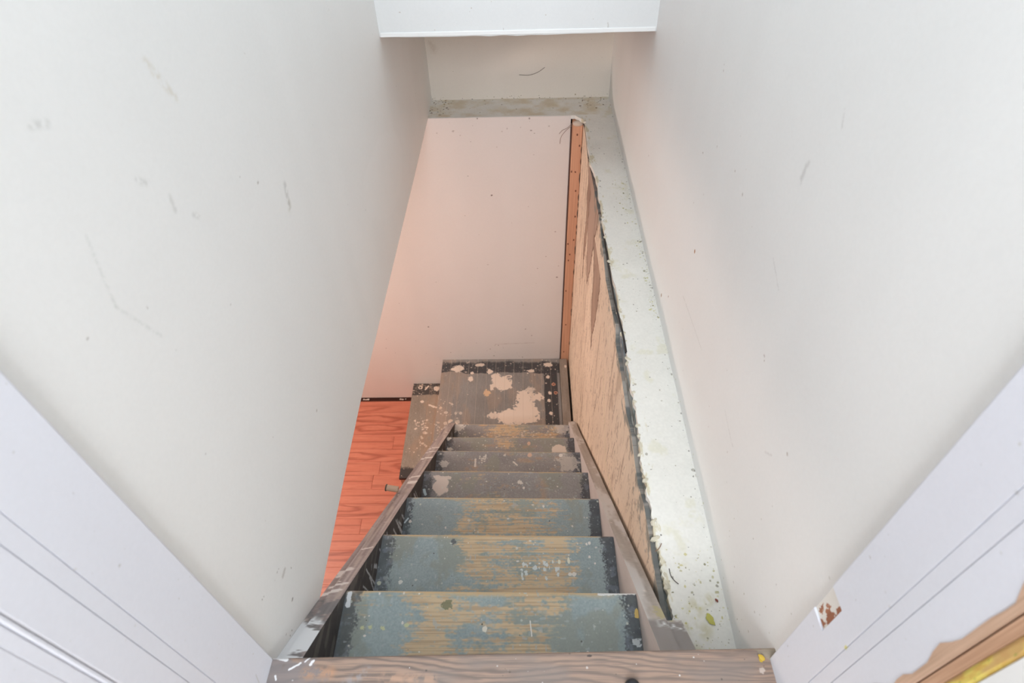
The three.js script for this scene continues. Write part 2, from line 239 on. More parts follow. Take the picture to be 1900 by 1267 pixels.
structure(mesh('wall_doorway', [box(-1.8, -0.478, -0.2, 2.5, 0.1, 0.322), box(0.446, 1.8, -0.2, 2.5, 0.1, 0.322), box(-0.478, 0.446, 2.085, 2.5, 0.1, 0.322)], mPlaster), 'white hall wall around the doorway, just at the lower corners');

// red laminate floor: strips running across, each a plank
{
  const fl = structure(mesh('floor', box(-3.2, 0.286, FLOOR - 0.03, FLOOR - 0.008, -1.6, PINK + 0.1), mat({ color: 0x4a2a20, roughness: 0.9 })), 'cherry red laminate plank floor of the basement at lower left', 'floor');
  const texs = [];
  for (let v = 0; v < 5; v++) {
    const p = new Paint(0, 1.2, 0, 0.1, 1024, 128).fill((a, b) => {
      const cx = 0.25 + 0.17 * v, w = (fbm(a * 4 + v * 13, b * 14 + v) - 0.5) * 0.05, ring = Math.hypot((a - cx) * 0.16, (b - 0.05 + w) * 1.0 + (v - 2) * 0.012);
      const r1 = Math.pow(0.5 + 0.5 * Math.sin(ring * 190 + fbm(a * 3, b * 20 + v) * 5), 3.2), gr = noise(a * 26 + v * 5, b * 900), g2 = fbm(a * 5 + v * 9, b * 45);
      let c = mix([216, 140, 113], [198, 114, 89], g2); c = mix(c, [156, 80, 60], r1 * 0.7 * sm(0.25, 0.75, noise(a * 3.1 + v * 7, b * 26 + v))); c = mix(c, [150, 78, 58], sm(0.6, 0.85, noise(a * 2.2 + v * 3, b * 70 + v * 9)) * 0.45); return mix(c, [178, 96, 72], sm(0.5, 0.95, gr) * 0.3);
    });
    texs.push(mat({ map: p.tex(), roughness: 0.42 }));
  }
  let row = 0;
  for (let D = 2.688; D > -1.55; D -= 0.1, row++) {
    let x = -3.2 + (row * 0.37 % 1.2) - 1.2, col = 0;
    const starts = []; for (; x < 0.27; x += 1.2) starts.push(x);
    // place a visible end joint in two of the rows
    if (row === 5) starts.splice(0, starts.length, -3.35, -2.15, -0.95);
    if (row === 9) starts.splice(0, starts.length, -3.4, -2.2, -1.0);
    for (const s of starts) {
      const a = Math.max(-3.198, s), b = Math.min(0.27, s + 1.2); if (b - a < 0.02) continue;
      const g = rbox(a + 0.0004, b - 0.0004, FLOOR - 0.008, FLOOR, D - 0.0996 + 0.0, D, 0.0012);
      setUV(g, (X, Y, DD) => [(X - s) / 1.2, (DD - D + 0.1) / 0.1]); mesh('plank', g, texs[(row * 3 + col * 2 + (row >> 2)) % 5], fl); col++;
    }
  }
}

// ================= door frame at the top of the stairs
{
  const pj = (off) => { const p = wallFill(new Paint(0.1, 0.4, -0.02, 2.1, 256, 1400), [230, 232, 239], 4, off); p.specks(60, 0.0006, 0.002, [[190, 188, 186], [205, 204, 200]], [0.15, 0.33, 0, 1.0], 0.8); return p; };
  const jl = pj(200), jr = pj(230);
  jr.blob(0.262, 0.27, 0.002, 0.004, [222, 214, 130], 0.9); jr.stroke(0.22, 0.2, 0.214, 0.18, 0.0012, [246, 246, 246], 0.9); jl.stroke(0.29, 0.05, 0.282, 0.02, 0.001, [200, 200, 196], 0.8);
  const mj = (p) => mat({ map: p.tex(), roughness: 0.4 });
  const frame = (side, xf, p, name, label) => {                   // side -1 left, +1 right; xf = face of the jamb
    const out = side < 0 ? -0.477 : 0.445, m = mj(p);
    const prof = side < 0 ? [0.330, 0.2447, 0.2253, 0.1853] : [0.332, 0.2612, 0.2413, 0.1965];
    // far board with eased corner, groove, near board
    const X = (o) => xf + side * o;
    const groove = (D) => [[X(0.0005), D + 0.0006], [X(0.0024), D + 0.0006], [X(0.0024), D - 0.0006]];
    const ring = [[out, prof[0] - 0.001], [X(0.001), prof[0] - 0.001], [xf, prof[0] - 0.003], [X(0.0005), prof[0] - 0.034], ...groove(prof[1]), [X(0.0008), prof[1] - 0.0006], [X(0.0005), prof[2] + 0.0006], ...groove(prof[2]).slice(1), [X(0.0005), prof[2] - 0.0006], [X(0.0005), prof[3] + 0.002], [X(0.0015), prof[3]], [out, prof[3]]];
    return { ring: side < 0 ? ring.slice().reverse() : ring, out, m, p, prof };
  };
  // left jamb and its moulded casing
  { const f = frame(-1, -0.432, jl); const g = setUV(flatSlab(f.ring, -0.0, 2.06), (x, y, D) => jl.uv(D, y));
    const o = structure(mesh('trim_1', g, f.m), 'white painted door jamb with stepped moulding at the lower left', 'door frame');
    const cas = [[-0.476, 0.1848], [-0.434, 0.1848], [-0.432, 0.1835], [-0.4318, 0.1812], [-0.4325, 0.1795], [-0.4345, 0.1789], [-0.4345, 0.1778], [-0.4325, 0.177], [-0.4328, 0.166], [-0.4336, 0.1654], [-0.4336, 0.1645], [-0.4325, 0.1636], [-0.4325, 0.104], [-0.476, 0.104]].reverse();
    mesh('casing', setUV(flatSlab(cas, 0, 2.06), (x, y, D) => jl.uv(D, y)), f.m, o); }
  // right jamb with the empty latch mortise, the bared wood edge and yellow foam
  { const f = frame(1, 0.397, jr);
    // mortise: jamb built in three heights around the pocket
    const y0 = 0.220, y1 = 0.294, pocket = f.ring.map(([x, D]) => [D > 0.299 && x < 0.41 ? 0.4025 : x, D]);
    const cutD = 0.2985; const ringCut = [[f.out, 0.331], [0.4015, 0.331], [0.4015, cutD], [0.3975, cutD], ...f.ring.filter(([x, D]) => D < cutD - 0.001 && x < f.out - 0.001), [f.out, f.prof[3]]];
    const parts = [flatSlab(f.ring, 0, y0), flatSlab(ringCut, y0, y1), flatSlab(f.ring, y1, 2.06)];
    const g = setUV(mergeGeometries(parts.map(plain)), (x, y, D) => jr.uv(D, y));
    const o = structure(mesh('trim_2', g, f.m), 'white painted door jamb with an empty latch cut-out at the lower right', 'door frame');
    const pk = new Paint(0.295, 0.335, y0, y1, 96, 160).fill((D, y) => { const n = fbm(D * 90 + 3, y * 60); const t = sm(0.47, 0.5, n + (D - 0.317) * 6); return mix(mix([150, 96, 70], [176, 118, 88], noise(D * 200, y * 40)), [228, 224, 216], t); });
    const pkm = mesh('latch_mortise', setUV(box(0.4005, 0.4020, y0 + 0.0005, y1 - 0.0005, cutD + 0.0005, 0.3308), (x, y, D) => pk.uv(D, y)), mat({ map: pk.tex(), roughness: 0.8 }), o); pkm.userData.label = 'bare brown wood in the latch cut-out';
    // bared wood edge with ragged chipped paint, then the opened wall behind it
    const pw = new Paint(0.1, 0.2, 0, 2.1, 256, 2048).fill((D, y) => { const k = (noise(D * 900, y * 12) - 0.5) * 26 + (fbm(D * 60, y * 9) - 0.5) * 26; return [202 + k, 168 + k, 142 + k]; });
    const mw = mat({ map: pw.tex(), roughness: 0.85 });
    const edge = [[0.1893, 0], [0.1893, 2.06], [0.1965, 2.06]];
    for (let i = 120; i >= 0; i--) { const y = i / 120 * 2.06; let d = 0.197 + 0.0015 * noise(y * 60, 2); for (const [yy, h, w] of [[0.215, 0.04, 0.010], [0.30, 0.075, 0.017], [0.37, 0.03, 0.006], [0.46, 0.05, 0.008], [0.62, 0.06, 0.012], [0.9, 0.1, 0.01]]) { const t = Math.abs(y - yy) / (h / 2); if (t < 1) d += w * (1 - t * t) * (0.6 + 0.6 * noise(y * 110, 8)); } edge.push([d, y]); }
    const chip = mesh('bare_wood_edge', setUV(sideSlab(edge, 0.3968, 0.43), (x, y, D) => pw.uv(D, y)), mw, o); chip.userData.label = 'bared brown wood edge with chipped paint';
    const inner = mesh('lath_edge', setUV(flatSlab([[0.3975, 0.1871], [0.3985, 0.1878], [0.444, 0.1878], [0.444, 0.1765], [0.3985, 0.1765], [0.3975, 0.1771]].reverse(), 0, 2.06), (x, y, D) => pw.uv(D, y)), mat({ map: pw.tex(), color: 0xfff4ea, roughness: 0.9 }), o); inner.userData.label = 'bare tan lath edge';
    const pfm = new Paint(0.155, 0.18, 0, 2.1, 128, 2048).fill((D, y) => { const n = fbm(D * 220, y * 70), q = noise(D * 160 + 9, y * 45); let c = mix([206, 166, 84], [220, 200, 104], sm(0.35, 0.65, n)); c = mix(c, [198, 156, 108], sm(0.6, 0.8, q) * 0.7); return mix(c, [124, 136, 52], sm(0.76, 0.84, fbm(D * 300 + 30, y * 90))); });
    const foam = mesh('foam_strip', setUV(flatSlab([[0.398, 0.1759], [0.444, 0.1759], [0.444, 0.1639], [0.398, 0.1639], [0.3965, 0.167], [0.3965, 0.173]], 0, 2.06), (x, y, D) => pfm.uv(D, y)), mat({ map: pfm.tex(), roughness: 1 }), o); foam.userData.label = 'yellow crumbling foam strip';
    mesh('casing', flatSlab([[0.3965, 0.1624], [0.3975, 0.1634], [0.4445, 0.1634], [0.4445, 0.104], [0.3965, 0.104]].reverse(), 0, 2.06), mPlaster, o); }
  structure(mesh('trim_3', box(-0.478, 0.446, 2.06, 2.085, 0.1, 0.324), mPlaster), 'white door head above the frame', 'door frame');
}
// oak threshold
{
  const p = new Paint(-0.45, 0.45, 0.15, 0.37, 1800, 440).fill((x, D) => {
    const w = (fbm(x * 2.3 + 4, D * 9) - 0.5) * 0.075 + (fbm(x * 9, D * 20) - 0.5) * 0.012;
    const q = (D - 0.24 + w) * 1.0, ring = Math.hypot((x - 0.62) * 0.035, q) + Math.hypot((x + 0.1) * 0.05, q + 0.02) * 0.5;
    const band = Math.pow(0.5 + 0.5 * Math.sin(ring * 420), 2.0), gr = noise(x * 34, D * 1500), n = fbm(x * 3, D * 24);
    let c = mix([172, 146, 128], [150, 125, 108], n); c = mix(c, [112, 98, 90], band * 0.75 * (0.4 + noise(x * 5 + 2, D * 26))); c = mix(c, [112, 98, 90], sm(0.5, 0.95, gr) * 0.6);
    return mix(c, [128, 118, 112], sm(0.46, 0.66, fbm(x * 6 + 20, D * 16)) * 0.55);
  });
  p.region(-0.45, 0.2, -0.33, 0.37, (x, D) => [[128, 122, 122], 0.75 * sm(0.4, 0.6, fbm(x * 30, D * 30) + (-0.37 - x) * 2)]);
  p.smear(-0.37, 0.306, -0.33, 0.308, 0.016, [190, 142, 108], 1); p.smear(-0.24, 0.3, -0.16, 0.298, 0.014, [190, 152, 126], 0.9); p.smear(-0.3, 0.29, -0.27, 0.31, 0.014, [150, 150, 154], 0.8);
  for (const [a, b, c, d, w] of [[-0.43, 0.331, -0.408, 0.327, 0.003], [-0.40, 0.312, -0.383, 0.322, 0.0018], [-0.376, 0.324, -0.37, 0.33, 0.0015], [-0.366, 0.32, -0.362, 0.326, 0.0025], [-0.42, 0.302, -0.418, 0.297, 0.002]]) p.stroke(a, b, c, d, w, [226, 226, 226], 0.95, 0.6);
  p.specks(50, 0.0005, 0.002, [[210, 208, 204], [90, 80, 74]], [-0.43, 0.4, 0.28, 0.35]); p.blob(0.4, 0.34, 0.02, 0.01, [160, 150, 128], 0.6, 0.9, 2); p.blob(0.382, 0.33, 0.003, 0.006, [214, 182, 60], 0.9, 0.5); p.blob(0.38, 0.312, 0.006, 0.006, [205, 190, 178], 0.7, 0.8); p.blob(0.1, 0.334, 0.005, 0.002, [70, 62, 58], 0.9, 0.6);
  const sh = [[-0.472, 0.106], [0.44, 0.106], [0.41, 0.342], [-0.444, 0.3245]];
  const g = flatSlab(sh, -0.024, -0.005, { bevelEnabled: true, bevelThickness: 0.005, bevelSize: 0.006, bevelSegments: 3 }); setUV(g, (x, y, D) => p.uv(x, D));
  const th = thing('threshold_board', 'grey brown oak threshold board across the bottom of the photo', 'threshold', [0, 0, 0.26]);
  part('board', g, mat({ map: p.tex(), roughness: 0.5 }), th);
  structure(mesh('trim_4', box(-0.444, 0.275, -0.219, -0.03, 0.303, 0.322), mat({ color: 0x6d675f, roughness: 0.8 })), 'dark riser board under the threshold', 'riser');
}

// ================= staircase
{
  const st = thing('staircase', 'steep worn basement staircase with paint-spattered blue grey treads', 'staircase', [-0.08, LAND, 1.1]);
  const Y = (n) => -0.219 - 0.2335 * n, N = [[0.534, 0.527], [0.781, 0.773], [1.028, 1.019], [1.275, 1.264], [1.524, 1.511], [1.760, 1.752], [2.012, 2.002]];
  const x0 = -0.3955, x1 = 0.2285, W = [226, 220, 210], T = [206, 178, 132], K = [70, 72, 76];
  const marks = [
    (p) => { p.blob(-0.092, 0.452, 0.0055, 0.0065, [232, 226, 210]); p.stroke(0.002, 0.468, 0.005, 0.438, 0.0016, [226, 222, 214]); for (const [a, b] of [[-0.347, 0.454], [-0.304, 0.453], [-0.255, 0.459], [-0.33, 0.456]]) p.blob(a, b, 0.005, 0.0045, [206, 208, 160], 0.9, 0.8); p.blob(0.226, 0.483, 0.006, 0.012, [224, 190, 110], 1, 0.5); p.blob(0.218, 0.425, 0.01, 0.008, [216, 220, 220], 0.9, 0.8); p.stroke(0.15, 0.524, 0.235, 0.526, 0.004, [230, 230, 226], 1, 0.6); p.stroke(-0.388, 0.526, -0.386, 0.50, 0.006, [226, 228, 230], 1, 0.5); p.blob(-0.174, 0.501, 0.012, 0.01, [118, 118, 88], 0.8, 0.8); },
    (p) => { p.blob(-0.33, 0.647, 0.006, 0.006, [230, 230, 222]); p.blob(-0.385, 0.644, 0.006, 0.006, [206, 210, 190]); for (let i = 0; i < 26; i++) p.blob(rr(-0.02, 0.08), rr(0.655, 0.70), rr(0.001, 0.006), rr(0.001, 0.008), [216, 222, 220], 0.9, 0.8); p.blob(0.117, 0.667, 0.006, 0.006, W); p.blob(0.107, 0.667, 0.005, 0.005, W); p.blob(0.105, 0.703, 0.004, 0.009, [226, 222, 200]); p.blob(0.08, 0.7, 0.004, 0.006, [226, 222, 200]); p.blob(-0.201, 0.757, 0.006, 0.008, [96, 98, 100], 0.9, 0.8); p.specks(24, 0.001, 0.004, [W], [-0.06, 0.2, 0.7, 0.765]); },
    (p) => { p.blob(-0.375, 0.939, 0.005, 0.006, W); p.stroke(-0.392, 0.935, -0.383, 0.95, 0.003, [200, 212, 216]); p.blob(-0.188, 0.942, 0.005, 0.005, [214, 206, 190]); p.blob(0.05, 0.99, 0.004, 0.005, W); p.specks(26, 0.001, 0.0045, [W]); },
    (p) => { p.blob(-0.327, 1.209, 0.03, 0.042, [226, 212, 200], 1, 0.4); p.stroke(-0.35, 1.245, -0.295, 1.24, 0.008, [226, 212, 200], 0.9, 0.7); p.blob(-0.029, 1.219, 0.011, 0.01, W, 1, 0.7); p.blob(-0.015, 1.196, 0.005, 0.006, W); p.stroke(-0.388, 1.19, -0.38, 1.17, 0.006, [200, 216, 220]); p.specks(34, 0.001, 0.005, [W]); p.smear(0.05, 1.22, 0.06, 1.1, 0.03, [196, 160, 126], 0.6); p.smear(-0.05, 1.13, 0.0, 1.12, 0.03, [196, 160, 126], 0.5); },
    (p) => { p.blob(0.177, 1.456, 0.045, 0.05, [206, 200, 190], 0.75, 0.9, 2); p.blob(0.144, 1.492, 0.009, 0.01, W); p.blob(0.01, 1.495, 0.01, 0.012, [214, 184, 160]); p.blob(-0.36, 1.454, 0.018, 0.018, [220, 214, 206], 0.9, 0.8); p.stroke(-0.06, 1.46, -0.045, 1.445, 0.004, W); p.stroke(-0.225, 1.475, -0.225, 1.44, 0.005, W, 0.9); for (let i = 0; i < 14; i++) p.blob(rr(-0.21, -0.17), rr(1.45, 1.5), 0.004, 0.004, W, 0.8, 0.7); p.specks(40, 0.001, 0.006, [W]); },
    (p) => { p.blob(0.15, 1.684, 0.042, 0.028, [228, 214, 198], 1, 0.4); p.blob(0.007, 1.716, 0.009, 0.011, [216, 184, 160]); p.blob(-0.375, 1.688, 0.016, 0.01, W, 1, 0.6); p.blob(-0.388, 1.75, 0.014, 0.016, W, 1, 0.5); p.specks(50, 0.001, 0.006, [W]); },
    (p) => { p.blob(-0.38, 1.985, 0.04, 0.03, W, 0.9, 0.9, 2); p.blob(0.19, 1.975, 0.05, 0.03, [214, 206, 198], 0.7, 0.9, 2); for (let i = 0; i < 60; i++) p.blob(rr(-0.35, 0.2), rr(1.9, 1.96), rr(0.002, 0.009), rr(0.002, 0.006), mix(W, T, rnd() * 0.6), 0.8, 0.8); },
  ];
  const worn = [[-0.26, 0.10, 0.62], [-0.22, 0.12, 0.56], [-0.25, 0.12, 0.47], [-0.25, 0.1, 0.38], [-0.28, 0.12, 0.37], [-0.2, 0.12, 0.42], [-0.3, 0.15, 0.48]];
  const mRiser = mat({ color: 0x7c8184, roughness: 0.7 });
  for (let n = 0; n < 7; n++) {
    const [dl, dr] = N[n], dm = (dl + dr) / 2, back = dm - 0.275, y = Y(n), len = x1 - x0;
    const p = new Paint(x0 - 0.002, x1 + 0.002, back - 0.005, dm + 0.012, n < 3 ? 1280 : 900, n < 3 ? 560 : 400), [wa, wb, ws] = worn[n], base = n < 3 ? [156, 169, 169] : [152, 149, 146];
    p.fill((x, D) => {
      const edge = dl + (dr - dl) * (x - x0) / len - D;          // distance back from the nosing
      const k = (fbm(x * 9 + n * 5, D * 12) - 0.5) * 26 + (noise(x * 320, D * 320) - 0.5) * 16; let c = [base[0] + k, base[1] + k, base[2] + k * 0.9];
      c = mix(c, [150, 152, 138], sm(0.5, 0.62, fbm(x * 14 + n * 3, D * 9 + 4)) * 0.6);
      const grain = noise(x * 5 + n * 11, D * 330 + n) * 0.5 + noise(x * 16, D * 160) * 0.5, fine = noise(x * 170, D * 260) * 0.6 + noise(x * 60 + 3, D * 90) * 0.4;
      const inside = sm(wa - 0.06, wa + 0.05, x + (fbm(D * 9, n) - 0.5) * 0.16) * (1 - sm(wb - 0.05, wb + 0.08, x + (fbm(D * 11, n + 5) - 0.5) * 0.16));
      const patch = fbm(x * 8 + n * 17, D * 10 + n * 3);
      const wear = sm(0.69, 0.88, patch * 1.1 * ws + inside * 0.44 * ws + grain * 0.26 + fine * 0.26 + (edge < 0.05 ? 0.07 * ws : 0) - (1 - inside) * 0.1) * 0.9;
      const tan = mix([217, 189, 150], [194, 163, 128], sm(0.4, 0.75, noise(x * 8, D * 420) * 0.7 + noise(x * 40, D * 200) * 0.3)); c = mix(c, tan, wear);
      // rounded front worn to the wood
      const nose = 1 - sm(0.001 + 0.004 * noise(x * 24, n), 0.006 + (n < 3 ? 0.014 : 0.006) * noise(x * 13, n + 3), edge); c = mix(c, [208, 180, 138], nose * (n < 4 ? 0.9 : 0.65) * sm(0.2, 0.45, fbm(x * 22, n * 9 + 2) + inside * 0.25));
      // black painted ends of the tread
      const lw = 0.014 + 0.03 * fbm(D * 22, n * 3), rw = 0.022 + 0.022 * fbm(D * 20, n * 7 + 2), sp = noise(x * 300, D * 300) * 0.5 + fbm(x * 70, D * 70) * 0.5;
      const kl = 1 - sm(lw - 0.008, lw + 0.004, x - x0 + (sp - 0.5) * 0.03), kr = 1 - sm(rw - 0.008, rw + 0.004, x1 - x + (sp - 0.5) * 0.03);
      c = mix(c, mix(K, [104, 108, 118], sm(0.5, 0.7, fbm(x * 60, D * 60 + n))), Math.max(kl * 0.7, kr * 0.85) * (0.65 + 0.5 * fbm(x * 45 + 9, D * 45)));
      return mix(c, [178, 184, 184], sm(0.8, 0.86, noise(x * 150 + n, D * 150) * 0.8 + fbm(x * 20, D * 20 + n) * 0.25) * 0.6);
    });
    p.specks(n < 3 ? 110 : 150, 0.0006, 0.0036, [W, [210, 210, 200], [196, 200, 190]]); if (n > 2) { for (let i = 0; i < 9; i++) { const a = rr(-0.3, 0.15), b = rr(dm - 0.22, dm); p.smear(a, b, a + rr(0.01, 0.06), b + rr(-0.01, 0.01), rr(0.01, 0.025), [200, 158, 122], 0.55); } } p.specks(16, 0.0008, 0.003, [[80, 78, 74]]);
    marks[n](p);
    const r = 0.012, th = 0.028, prof = new THREE.Shape(); prof.moveTo(back, y - th); prof.lineTo(dm - r, y - th); prof.absarc(dm - r, y - th + r, r, -Math.PI / 2, 0, false); prof.lineTo(dm, y - 0.009); prof.absarc(dm - 0.009, y - 0.009, 0.009, 0, Math.PI / 2, false); prof.lineTo(back, y); prof.closePath();
    const g = new THREE.ExtrudeGeometry(prof, { depth: len, bevelEnabled: false, curveSegments: 5 }).applyMatrix4(M_SIDE).translate(x0, 0, 0);
    const pos = g.attributes.position; for (let i = 0; i < pos.count; i++) { const t = (pos.getX(i) - x0) / len - 0.5; pos.setZ(i, pos.getZ(i) - t * (dr - dl)); }
    g.computeVertexNormals(); setUV(g, (x, yy, D) => p.uv(x, D));
    const tr = part('tread', g, mat({ map: p.tex(), roughness: 0.58 }), st);
    part('riser', box(x0, x1, Y(n + 1) + 0.0005, y - th, dm - 0.045, dm - 0.027), mRiser, st);
  }
  // stringers: top edge runs just over the nosings
  const topY = (D) => -0.206 - 0.945 * (D - 0.515);
  const sOut = (dy, end) => { const a = []; for (let i = 0; i <= 24; i++) { const D = 0.332 + (end - 0.332) * i / 24; a.push([D, topY(D) + dy + (noise(i * 0.9, end * 9) - 0.5) * 0.004]); } return [...a, [end + 0.004, LAND + 0.002], [end - 0.28, LAND + 0.002], [0.332, topY(0.332) - 0.44]].reverse(); };
  const pS = (fn) => new Paint(0.3, 2.1, -0.5, 0.35, 1600, 160).fill(fn);      // along D; across x
  const lp = pS((D, x) => { const k = (fbm(D * 6, x * 60) - 0.5) * 30 + (noise(D * 7, x * 420) - 0.5) * 54 + (noise(D * 300, x * 300) - 0.5) * 16; let c = [162 + k, 149 + k, 145 + k]; return mix(c, [196, 180, 166], sm(0.6, 0.75, noise(D * 14, x * 420)) * 0.5); });
  lp.region(0.3, -0.46, 0.5, -0.385, (D, x) => [[118, 118, 120], 0.7 * sm(0.42, 0.5, fbm(D * 40, x * 60))]);
  lp.region(0.33, -0.46, 0.475, -0.385, (D, x) => { const t = fbm(D * 60, x * 25); return [[232, 234, 236], sm(0.36, 0.44, t + (0.415 - D > 0 ? 0.05 : 0)) * (1 - sm(0.43, 0.445, D + (fbm(x * 80, D * 20) - 0.5) * 0.04))]; });
  for (const [D, a, b, w] of [[0.52, -0.444, -0.41, 0.006], [0.545, -0.44, -0.405, 0.005], [0.60, -0.445, -0.42, 0.008], [0.585, -0.44, -0.43, 0.006], [0.70, -0.425, -0.40, 0.003], [1.15, -0.42, -0.39, 0.012], [1.2, -0.43, -0.40, 0.008], [1.42, -0.44, -0.39, 0.01], [1.5, -0.44, -0.4, 0.006], [1.56, -0.44, -0.38, 0.008]]) lp.stroke(D, a, D + 0.012, b, w, [224, 218, 212], 0.95, 0.6);
  lp.specks(60, 0.001, 0.005, [W], [0.5, 2.05, -0.45, -0.38]); lp.specks(40, 0.004, 0.014, [W, [210, 196, 180]], [1.7, 2.05, -0.45, -0.38]);
  const rp = pS((D, x) => { const k = (fbm(D * 7, x * 40) - 0.5) * 26 + (noise(D * 9, x * 600) - 0.5) * 14 + (noise(D * 300, x * 300) - 0.5) * 10; let c = [178 + k, 168 + k, 158 + k]; c = mix(c, [214, 210, 206], sm(0.45, 0.62, fbm(D * 9 + 4, x * 30) + (0.242 - x) * 6) * 0.8); return c; });
  rp.region(0.3, 0.2, 0.46, 0.3, (D, x) => [[138, 132, 128], 0.9 * (1 - sm(0.43, 0.445, D))]); rp.region(0.40, 0.2, 0.46, 0.3, (D, x) => [[226, 228, 228], sm(0.4, 0.62, fbm(D * 160, x * 200)) * (1 - sm(0.008, 0.018, Math.abs(D - 0.424 + (fbm(x * 90, 4) - 0.5) * 0.02))) * sm(0.238, 0.256, x)]); rp.blob(0.46, 0.26, 0.018, 0.012, [186, 176, 120], 0.6, 0.8);
  rp.specks(50, 0.001, 0.005, [[224, 214, 204]], [0.4, 2.05, 0.23, 0.28]);
  const mLtop = mat({ map: lp.tex(), roughness: 0.75 }), mRtop = mat({ map: rp.tex(), roughness: 0.75 });
  const cheekPaint = (dark) => { const p = new Paint(0.3, 2.1, -2.0, 0.1, 900, 1000).fill((D, y) => { const k = (fbm(D * 12, y * 12) - 0.5) * 30 + (noise(D * 200, y * 200) - 0.5) * 10; return dark ? mix([74 + k, 71 + k, 70 + k], [128, 120, 116], sm(0.6, 0.75, noise(D * 22, y * 60)) * 0.5) : [214 + k * 0.4, 204 + k * 0.4, 198 + k * 0.4]; }); if (dark) for (let i = 0; i < 60; i++) { const D = rr(0.5, 2.0); p.stroke(D, topY(D) - rr(0.02, 0.16), D + 0.01, topY(D) - rr(0.02, 0.16), rr(0.002, 0.006), [196, 200, 204], 0.9, 0.7); } return p; };
  const lc = cheekPaint(true), rc = cheekPaint(false);
  const stringer = (xa, xb, dy, end, capP, capM, topP, topM) => { const g = sideSlab(sOut(dy, end), xa, xb); setUV(g, (x, y, D, nx) => Math.abs(nx) > 0.7 ? capP.uv(D, y) : topP.uv(D, x)); return part('stringer', g, [capM, topM], st); };
  const mL = mat({ map: lc.tex(), roughness: 0.7 }), mR = mat({ map: rc.tex(), roughness: 0.7 });
  const sl = stringer(-0.428, -0.3955, 0.004, 2.02, lc, mL, lp, mLtop); sl.userData.label = 'scuffed stringer beside the open room';
  const cover = part('cover_strip', setUV(sideSlab(sOut(-0.003, 2.0), -0.4445, -0.4288), (x, y, D) => lp.uv(D, x)), mLtop, st, sl); cover.userData.label = 'thin outer strip of the stringer';
  const sr = stringer(0.2292, 0.2645, 0.006, 2.03, rc, mR, rp, mRtop); sr.userData.label = 'pale stringer beside the foundation wall';
  // splinters standing along the stringer's edge
  // short pipe stub sticking out of the stringer
  const place = (g) => g.rotateZ(Math.PI / 2 - 0.1).rotateY(-0.12).translate(-0.438, -0.722, -1.075);   // its axis points out to the left
  const stub = place(new THREE.LatheGeometry([[0.007, 0], [0.0105, 0], [0.0105, 0.04], [0.007, 0.04], [0.007, 0]].map(([a, b]) => new THREE.Vector2(a, b)), 20));
  const sb = part('pipe_stub', stub, mat({ color: 0xc4aa92, roughness: 0.6 }), st, sl); sb.userData.label = 'short stub of tube sticking out over the floor';
  const rim = place(new THREE.TorusGeometry(0.0095, 0.0028, 8, 20).rotateX(Math.PI / 2).translate(0, 0.041, 0));
  part('stub_rim', rim, mat({ color: 0x5e5348, roughness: 0.6 }), st, sl);
  // grey packing block on top of the stringer under the threshold
  const blk = sideSlab([[0.335, topY(0.335) - 0.05], [0.44, topY(0.44) - 0.05], [0.445, topY(0.445) - 0.02], [0.442, topY(0.44) - 0.008], [0.335, topY(0.335) - 0.008]], 0.2655, 0.297);
  const bm = part('packing_block', setUV(blk, (x, y, D) => rp.uv(D, x - 0.02)), mRtop, st, sr); bm.userData.label = 'grey block beside the top of the stringer';
}
